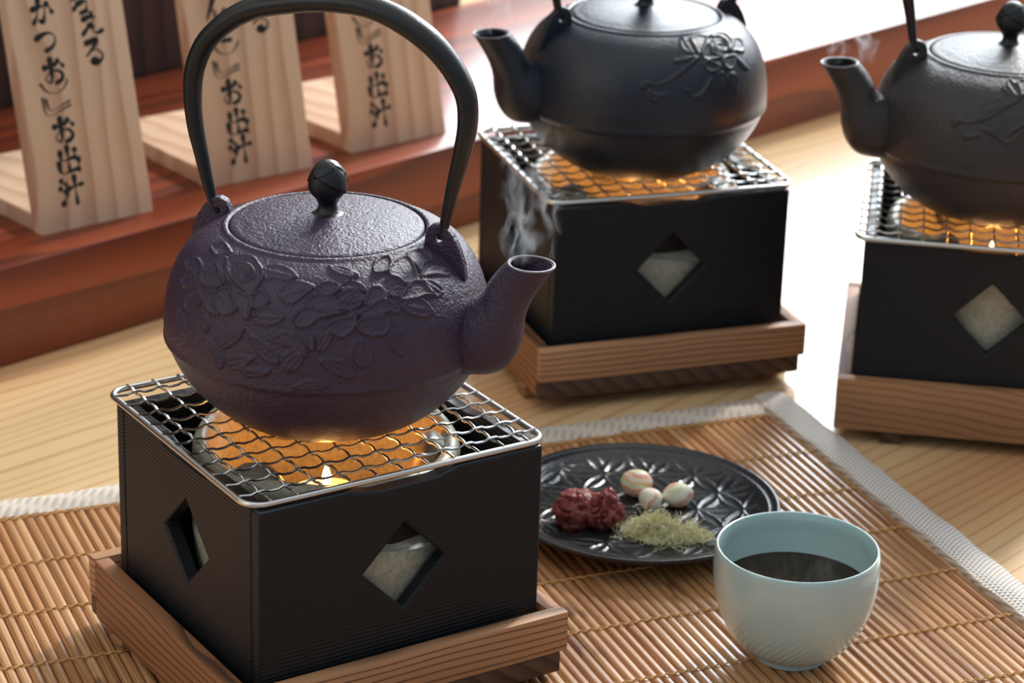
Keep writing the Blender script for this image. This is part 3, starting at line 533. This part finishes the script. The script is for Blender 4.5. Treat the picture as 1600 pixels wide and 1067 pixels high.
def stove(key, px0):
    x, y, a, ta, ga = ST[key]; who = WHO[key]
    ca, sa = math.cos(a), math.sin(a)
    def off(ox, oy, z=0, an=a): return (x+math.cos(an)*ox-math.sin(an)*oy, y+math.sin(an)*ox+math.cos(an)*oy, z)
    # --- tray
    z0 = .0043 if key == 'A' else 0.0
    at = a+ta; tr = tag(empty('wooden_tray', off(*TOFF[key], 0, at), at), {'A': 'worn cedar tray on small feet on the bamboo mat under the purple kettle stove', 'B': 'worn cedar tray behind the mat under the blue-black kettle stove', 'C': 'knotty pale cedar tray at right edge under the brown-grey kettle stove'}[key], 'tray', 'cedar trays under the stoves')
    T2, D2, th = .0823, .0790, .0075
    zb = .0185 if key != 'C' else .0080
    fm = M['cedar_fine'] if key == 'C' else M['cedar']
    for sg in (-1, 1):
        yy = sorted((sg*D2, sg*(D2-th)))
        MB().box((-T2, yy[0], zb), (T2, yy[1], .0383), .0014).build('rail', fm, tr)
        xx = sorted((sg*T2, sg*(T2-th)))
        MB().box((xx[0], -D2+th-.0002, .0080), (xx[1], D2-th+.0002, .0381), .0012).build('rail', M['cedar_side'], tr)
    if key != 'C': MB().box((-T2+.0004, -D2+.0005, .0082), (T2-.0032, D2-.0005, .0186), .0016).build('base_board', M['cedar_dark'], tr)
    else: MB().box((-T2+th, -D2+th, .0090), (T2-th, D2-th, .0186), .001).build('base_board', M['cedar_dark'], tr)
    for sx in (-1, 1):
        for sy in (-1, 1):
            fx, fy = sx*(T2-.032), sy*(D2-.010)
            if key == 'A' or key == 'B': fx, fy = sx*(T2-.006), sy*(D2-.030)
            MB().box((fx-.0065, fy-.0065, z0), (fx+.0065, fy+.0065, .0086), .001).build('foot', M['cedar_dark'] if key == 'C' else M['cedar_fine'], tr)
    # --- box
    bx = tag(empty('table_stove', (x, y, 0), a), f'square black ribbed wooden stove box with diamond holes under the {who} kettle', 'stove', 'black stove boxes')
    W2, V2, zt, z1, tk = .0709, .0682, .1175, .0188, .0075
    for rz, w2, d2 in ((0, W2, V2), (math.pi, W2, V2), (-math.pi/2, V2-tk-.0001, W2), (math.pi/2, V2-tk-.0001, W2)):
        mb = wall_mesh(w2, z1, zt, tk); mb.xf(Matrix.Rotation(rz, 4, 'Z') @ Matrix.Translation((0, -d2, 0)))
        sp_ = bev(mb.build('side_panel', M['black'], bx, smooth=True, angle=30), .0012); sp_.data.materials.append(M['black_edge'])
        for pl in sp_.data.polygons:
            if pl.normal.z > .5 and pl.center.z > .105: pl.material_index = 1
    # --- burner bowl
    br = tag(empty('ceramic_burner', (x, y, 0), a), f'speckled grey stoneware burner bowl inside the stove under the {who} kettle', 'burner', 'stoneware burners in the stoves')
    if key == 'C': op = [(.055, .040), (.0592, .070), (.0600, .095), (.0598, .1075), (.0585, .1112)]
    else: op = [(.056, .040), (.0600, .064), (.0604, .0745), (.0592, .0778), (.0572, .0785), (.0556, .0800), (.0556, .0985), (.0575, .1010), (.0598, .1040), (.0598, .1080), (.0585, .1112)]
    bp = dense([(0, .0196), (.020, .0196), (.034, .0196), (.039, .0196), (.041, .0199), (.048, .0222)]+op+[(.0560, .1125), (.0535, .1112), (.0522, .106), (.0512, .080), (.048, .060), (.043, .0558), (0, .0550)], 110)
    def wav(i, r_, z, q):
        if key != 'C' and .070 < z < .0990 and r_ > .0545:
            f = min(1, (z-.070)/.006)*min(1, max(0, (.0990-z)/.012)); z = z+f*(.0035*math.sin(q*3+(1.2 if key == 'A' else 1.5)))
        return r_, z+(.0012*math.sin(3*q+1.0)+.0007*math.sin(7*q))*max(0, min(1, (z-.09)/.02))
    bw = MB().lathe([tuple(p) for p in bp], 96, wav).build('bowl', M['stone'], br)
    if key != 'C': MB().lathe([(.05575, .0808), (.05575, .0980)], 96).build('waist_shade_band', M['band'], br)  # added dark ring, paints the unlit hollow of the waist
    r0 = {'A': 0, 'B': .05, 'C': .6}[key]
    for q, sc in ((200+math.degrees(r0), 1.0), (-33+math.degrees(r0), .85), (84+math.degrees(r0), .62)):
        q = math.radians(q); c = Vector((math.cos(q), math.sin(q), 0))*.0475
        nr = random.random()*6
        pm = MB().ell((0, 0, 0), (.0125*sc, .0155*sc, .0185*sc), 32, lambda d: 1+.05*math.sin(4*d.x+nr)+.04*math.sin(5*d.y+2*nr)).xf(Matrix.Translation((c.x, c.y, .1135-.0185*sc)) @ Matrix.Rotation(q, 4, 'Z'))
        pm.build('prong', M['prong'], br)
    # --- candle
    cdl = tag(empty('candle', (x, y, 0), a), f'lit cream candle burning in the burner below the {who} kettle', 'candle', 'lit candles in the burners')
    MB().lathe(dense([(0, .0562), (.0168, .0562), (.0176, .0575), (.0178, .0815), (.0170, .0830), (.0155, .0826), (.004, .0818), (0, .0818)], 30).tolist(), 40).build('wax', M['wax'], cdl)
    MB().tube([(0, 0, .0810), (.0003, 0, .0845), (.0009, .0002, .0880)], .00055, 6).build('wick', M['wick'], cdl)
    MB().lathe(dense([(0, .0868), (.0014, .0876), (.0021, .0896), (.0018, .0925), (.0009, .0958), (0, .0985)], 24).tolist(), 20).build('flame', M['flame'], cdl)
    l = bpy.data.lights.new('flame_light', 'POINT'); l.energy = .11; l.color = (1, .31, .035); l.shadow_soft_size = .003
    lo = bpy.data.objects.new('flame_light', l); COL.objects.link(lo); lo.location = (x, y, .1015)
    # --- wire grill
    ag = a+ga; g = tag(empty('wire_grill', off(*GOFF[key], 0, ag), ag), f'square crimped steel wire grill lying on the stove under the {who} kettle', 'grill', 'wire grills on the stoves')
    G2, GD, rc, zf = .0750-.0015, .0721-.0015, .0085, .1191
    pts = []
    for cx, cy, q0 in ((G2-rc, GD-rc, 0), (-G2+rc, GD-rc, 90), (-G2+rc, -GD+rc, 180), (G2-rc, -GD+rc, 270)):
        for q in np.linspace(q0, q0+90, 9): pts.append((cx+rc*math.cos(math.radians(q)), cy+rc*math.sin(math.radians(q)), zf))
    MB().tube(pts, .0015, 10, cyc=True).build('frame', M['steel_frame'], g)
    N_ = 11; zw = .1204
    for axis, half, other, ph in ((0, G2, GD, 1), (1, GD, G2, -1)):
        sp = 2*other/(N_+.55)
        so = 2*half/(N_+.55)
        for i in range(N_):
            p0 = (i-(N_-1)/2)*sp; line = []
            for q in np.linspace(-half, half, 132):
                e = min(1, (half-abs(q))/.006)
                zz = zw+ph*.00048*math.tanh(2.2*math.cos(2*math.pi*q/so))/math.tanh(2.2)*e+(.0003)*(1-e)
                sd = .00012*math.sin(2*math.pi*q/so+i)*e
                line.append((q, p0+sd, zz) if axis == 0 else (p0+sd, q, zz))
            MB().tube(line, .00062, 6).build('wire', M['steel'], g)
for k_ in 'ABC': stove(k_, 0)
kettle('A', (-.0817, -.148), math.radians(-20), M['purple'], 'purple cast iron kettle with raised peony relief, in front, spout pointing right', 1200, 250)
kettle('B', (.0698, .2296), math.radians(180+24), M['bluegrey'], 'blue-black cast iron kettle at back centre with spout pointing left', 720, 200)
kettle('C', (.2662, .1684), math.radians(180+9), M['browngrey'], 'brown-grey cast iron kettle cut off by the right edge, spout pointing left', 720, 200)

# ---------------------------------------------------------------- plate
PC = (.0687, -.003)
pr = tag(empty('plate', (PC[0], PC[1], .0030), 0), 'round black glazed plate with carved petal pattern beside the cup', 'plate')
RP = dense([(.0, .0005), (.034, .0005), (.040, .0002), (.043, .0010), (.052, .0022), (.062, .0058), (.0695, .0103), (.0714, .0122), (.0712, .0134), (.0700, .0136), (.0680, .0128), (.0665, .0124), (.0652, .0124), (.0640, .0118), (.060, .0092), (.055, .0074), (.048, .0064), (.034, .0060), (0, .0058)], 230)
sP = np.argmax(RP[:, 1] > .0134)
LAT = []
aL = .0235
for i in range(-5, 6):
    for j in range(-5, 6): LAT.append((aL*(i+.5*j)+.006, aL*j*math.sqrt(3)/2+.004))
LAT = np.array(LAT)
def plate_mod(i, r_, z, q):
    if i > sP and r_ < .0635:
        px, py = r_*math.cos(q), r_*math.sin(q); d = np.abs(np.hypot(LAT[:, 0]-px, LAT[:, 1]-py)-aL); m_ = float(d.min())
        f = min(1, (.0635-r_)/.003); rot = 0
        z += .00075*f*math.exp(-(m_/.00085)**2)
    return r_, z
MB().lathe([tuple(p) for p in RP], 300, plate_mod).build('dish', M['plate'], pr)
# three swirled wheat gluten balls
for i, (px_, r3, m, lab) in enumerate((((.0668, .0165), (.0083, .0076, .0072), 'candy1', 'peach and white swirled fu ball, rearmost of the three on the plate'), ((.0880, .0052), (.0084, .0068, .0064), 'candy2', 'green and white swirled fu ball at right, nearest the cup'), ((.0738, .0000), (.0061, .0060, .0060), 'candy3', 'small pink and white fu ball, frontmost of the three on the plate'))):
    nr = i*1.7
    o = MB().ell((0, 0, 0), r3, 40, lambda d: 1+.03*math.sin(3*d.x+nr)+.025*math.sin(4*d.y+d.z*2+nr)).build('fu_ball', M[m])
    o.location = (px_[0], px_[1], .0094+r3[2]-.0002); o.rotation_euler = (0, 0, .5*i-.2); tag(o, lab, 'food', 'swirled fu balls on the plate')
from mathutils import noise as mnoise
def wr(seed):
    o_ = Vector((seed*3.1, seed*1.7, seed*.9))
    def f(d):
        a = mnoise.noise(d*1.25+o_); b = mnoise.noise(d*2.1+o_*2); c = mnoise.noise(d*6.5+o_*3)
        return .98+.30*a-.30*max(0, 1-abs(b)*5.5)*.8+.06*c+.03*mnoise.noise(d*14+o_)
    return f
for (px_, r3, sd, rz, lab) in (((.0352, -.0205), (.0118, .0108, .0108), 3, .5, 'wrinkled dark red pickled plum at left, beside the stove box'), ((.0497, -.0215), (.0098, .0112, .0110), 8, -.3, 'wrinkled red pickled plum at right, nearer the kelp shavings')):
    o = MB().ell((0, 0, 0), r3, 72, wr(sd)).build('pickled_plum', M['ume']); o.location = (px_[0], px_[1], .0094+.0088); o.rotation_euler = (0, 0, rz); tag(o, lab, 'food', 'pickled plums on the plate')
# shaved kelp: a tangle of fine curls
mb = MB(); kc = (.0815, -.0325)
def mound(x_, y_): 
    return (1+.22*math.sin(x_*420+1)*math.sin(y_*500+2))*max(0, .0112*math.exp(-((x_+.006)/.0095)**2-((y_)/.0078)**2)+.0058*math.exp(-((x_-.014)/.0085)**2-((y_-.001)/.006)**2)+.0035*math.exp(-((x_+.018)/.006)**2-((y_-.002)/.005)**2))
K = np.random.default_rng(4)
for i in range(1150):
    while True:
        x_, y_ = K.normal(0, .0105)-.001, K.normal(0, .0055)
        if mound(x_, y_) > .0016: break
    h = mound(x_, y_)*K.uniform(.3, 1.05); p = np.array([x_, y_, h]); d = K.normal(size=3); d[2] *= .4; d /= np.linalg.norm(d); ax_ = K.normal(size=3); ax_ /= np.linalg.norm(ax_); cu = K.uniform(.30, .75); d = d-ax_*(d@ax_)*.8; d /= np.linalg.norm(d)
    if i < 260: cu = K.uniform(.08, .26); p[2] = h = max(.0006, mound(x_, y_)*K.uniform(.7, 1.0))
    line = [p.copy()]
    for s_ in range(int(K.integers(14, 30))):
        d = d+np.cross(ax_, d)*cu; d /= np.linalg.norm(d); p = p+d*.00058
        if p[2] < .0002: p[2] = .0002; d[2] = abs(d[2])*.3
        line.append(p.copy())
    mb.tube(line, .00015, 4, caps=False)
V = []; nn_ = 40
core = MB()
for i in range(nn_+1):
    for j in range(nn_+1):
        x_ = -.026+.052*i/nn_; y_ = -.014+.028*j/nn_; V.append((x_, y_, mound(x_, y_)*.7-.0016))
core.add(V, [(i*(nn_+1)+j, (i+1)*(nn_+1)+j, (i+1)*(nn_+1)+j+1, i*(nn_+1)+j+1) for i in range(nn_) for j in range(nn_) if V[i*(nn_+1)+j][2] > -.0002])
mb.add(core.v, core.f)
o = mb.build('kelp_shavings', M['kelp']); o.location = (kc[0], kc[1], .0094); o.rotation_euler = (0, 0, -.12)
tag(o, 'fluffy mound of pale green shaved kelp on the plate', 'food', kind='stuff')

# ---------------------------------------------------------------- cup of broth
cr = tag(empty('tea_cup', (.1342, -.1395, .0031), 0), 'pale blue-green celadon cup of dark broth standing on the bamboo mat', 'cup')
CP = dense([(0, .0012), (.0150, .0012), (.0156, .0), (.0170, .0), (.0172, .0022), (.0190, .0032), (.0245, .0072), (.0300, .0138), (.0345, .0228), (.0372, .0330), (.0383, .0430), (.0381, .0505), (.0376, .0548), (.0371, .0558), (.0364, .0556), (.0360, .0540), (.0358, .0450), (.0346, .0330), (.0310, .0210), (.0240, .0110), (.012, .0062), (0, .0058)], 150)
kO = int(np.argmax(CP[:, 1] > .0555))
def flute(i, r_, z, q):
    if i < kO and .003 < z < .030:
        f = min(1, (z-.003)/.004)*min(1, (.030-z)/.016); q2 = q*52-z*1500
        r_ += -.00036*f*(.5+.5*math.cos(q2))**2
    return r_, z
MB().lathe([tuple(p) for p in CP], 460, flute).build('bowl', M['celadon'], cr)
MB().lathe([(0, .0352), (.02, .0352), (.0338, .0352), (.0346, .0353), (.0350, .0356)], 96).build('broth', M['tea'], cr)
# ---------------------------------------------------------------- steam: thin rising wisps of real vapour
def vapour(name, R, H, dens, seed, sx=1.0, ky=1.0):
    n = NT(name); n.n.remove(n.b); co = n.obj()
    d1 = n.node('ShaderNodeTexNoise', {'Vector': n.mapping(co, (1, 1, .7), loc=(seed, 0, 0)), 'Scale': 75, 'Detail': 2}).outputs[1]
    d1 = n.node('ShaderNodeVectorMath', {0: d1, 1: (.5, .5, .5)}, operation='SUBTRACT').outputs[0]
    sc = n.node('ShaderNodeVectorMath', {0: d1}, operation='SCALE'); sc.inputs['Scale'].default_value = .022
    cw = n.node('ShaderNodeVectorMath', {0: co, 1: sc.outputs[0]}, operation='ADD').outputs[0]
    f = n.noise(n.mapping(cw, (1, 1, .28), loc=(0, seed, 0)), 150*sx, 1, .4)
    rd = n.math('SUBTRACT', 1, n.math('ABSOLUTE', n.math('MULTIPLY', n.math('SUBTRACT', f, .5), 6.5)), clamp=True)
    mk = n.ramp(n.noise(n.mapping(cw, (1, 1, .5), loc=(seed*2, 1, 0)), 95, 1), [(.44, 0), (.62, 1)])
    wsp = n.math('MULTIPLY', n.math('POWER', rd, 2.2), mk)
    x, y, z = n.node('ShaderNodeSeparateXYZ', {0: co}).outputs
    rr = n.math('DIVIDE', n.math('SQRT', n.math('ADD', n.math('MULTIPLY', x, x), n.math('MULTIPLY', n.math('MULTIPLY', y, y), ky*ky))), R)
    fr = n.math('SUBTRACT', 1, n.math('POWER', rr, 2.5), clamp=True)
    zz = n.math('DIVIDE', z, H)
    fz = n.math('MULTIPLY', n.math('MULTIPLY', zz, 7, clamp=True), n.math('POWER', n.math('SUBTRACT', 1, zz, clamp=True), .8))
    dn = n.math('MULTIPLY', n.math('MULTIPLY', wsp, n.math('MULTIPLY', fr, fz)), dens)
    v = n.node('ShaderNodeVolumeScatter', {'Color': (.95, .97, 1, 1), 'Density': dn, 'Anisotropy': .35})
    n.l.new(v.outputs[0], n.out.inputs['Volume']); 
    try: n.m.cycles.volume_step_rate = .06
    except Exception: pass
    return n.m
def steam(loc, R, H, dens, seed, label, sx=1.0, ky=3.0, rz=0.0):
    k_ = [(R*.75, 0), (R, H*.3), (R, H*.8), (R*.7, H)]
    mb = MB().lathe([(0, 0)]+k_+[(0, H)], 24)
    mb.v = [(x_, y_/ky, z_) for x_, y_, z_ in mb.v]
    o = mb.build('steam', vapour('steam_vapour', R, H, dens, seed, sx, ky)); o.location = loc; o.rotation_euler = (0, 0, rz)
    tag(o, label, 'steam', kind='stuff')
sx_, sy_ = -.0817+.0935*math.cos(math.radians(-20)), -.148+.0935*math.sin(math.radians(-20))
steam((sx_, sy_, .206), .0150, .066, 150, 1.3, 'wisps of steam rising from the purple kettle spout')
steam((.0698-.0945*math.cos(math.radians(24)), .2296-.0945*math.sin(math.radians(24)), .206), .014, .05, 170, 4.1, 'faint steam rising from the blue-black kettle spout')
steam((.2662-.0945*math.cos(math.radians(9))+.006, .1684-.0945*math.sin(math.radians(9)), .206), .016, .045, 170, 7.7, 'faint steam rising from the brown-grey kettle spout')
steam((.1342, -.1395, .0395), .0300, .038, 6, 2.6, 'thin steam curling above the dark broth in the cup', .8, 1.0)
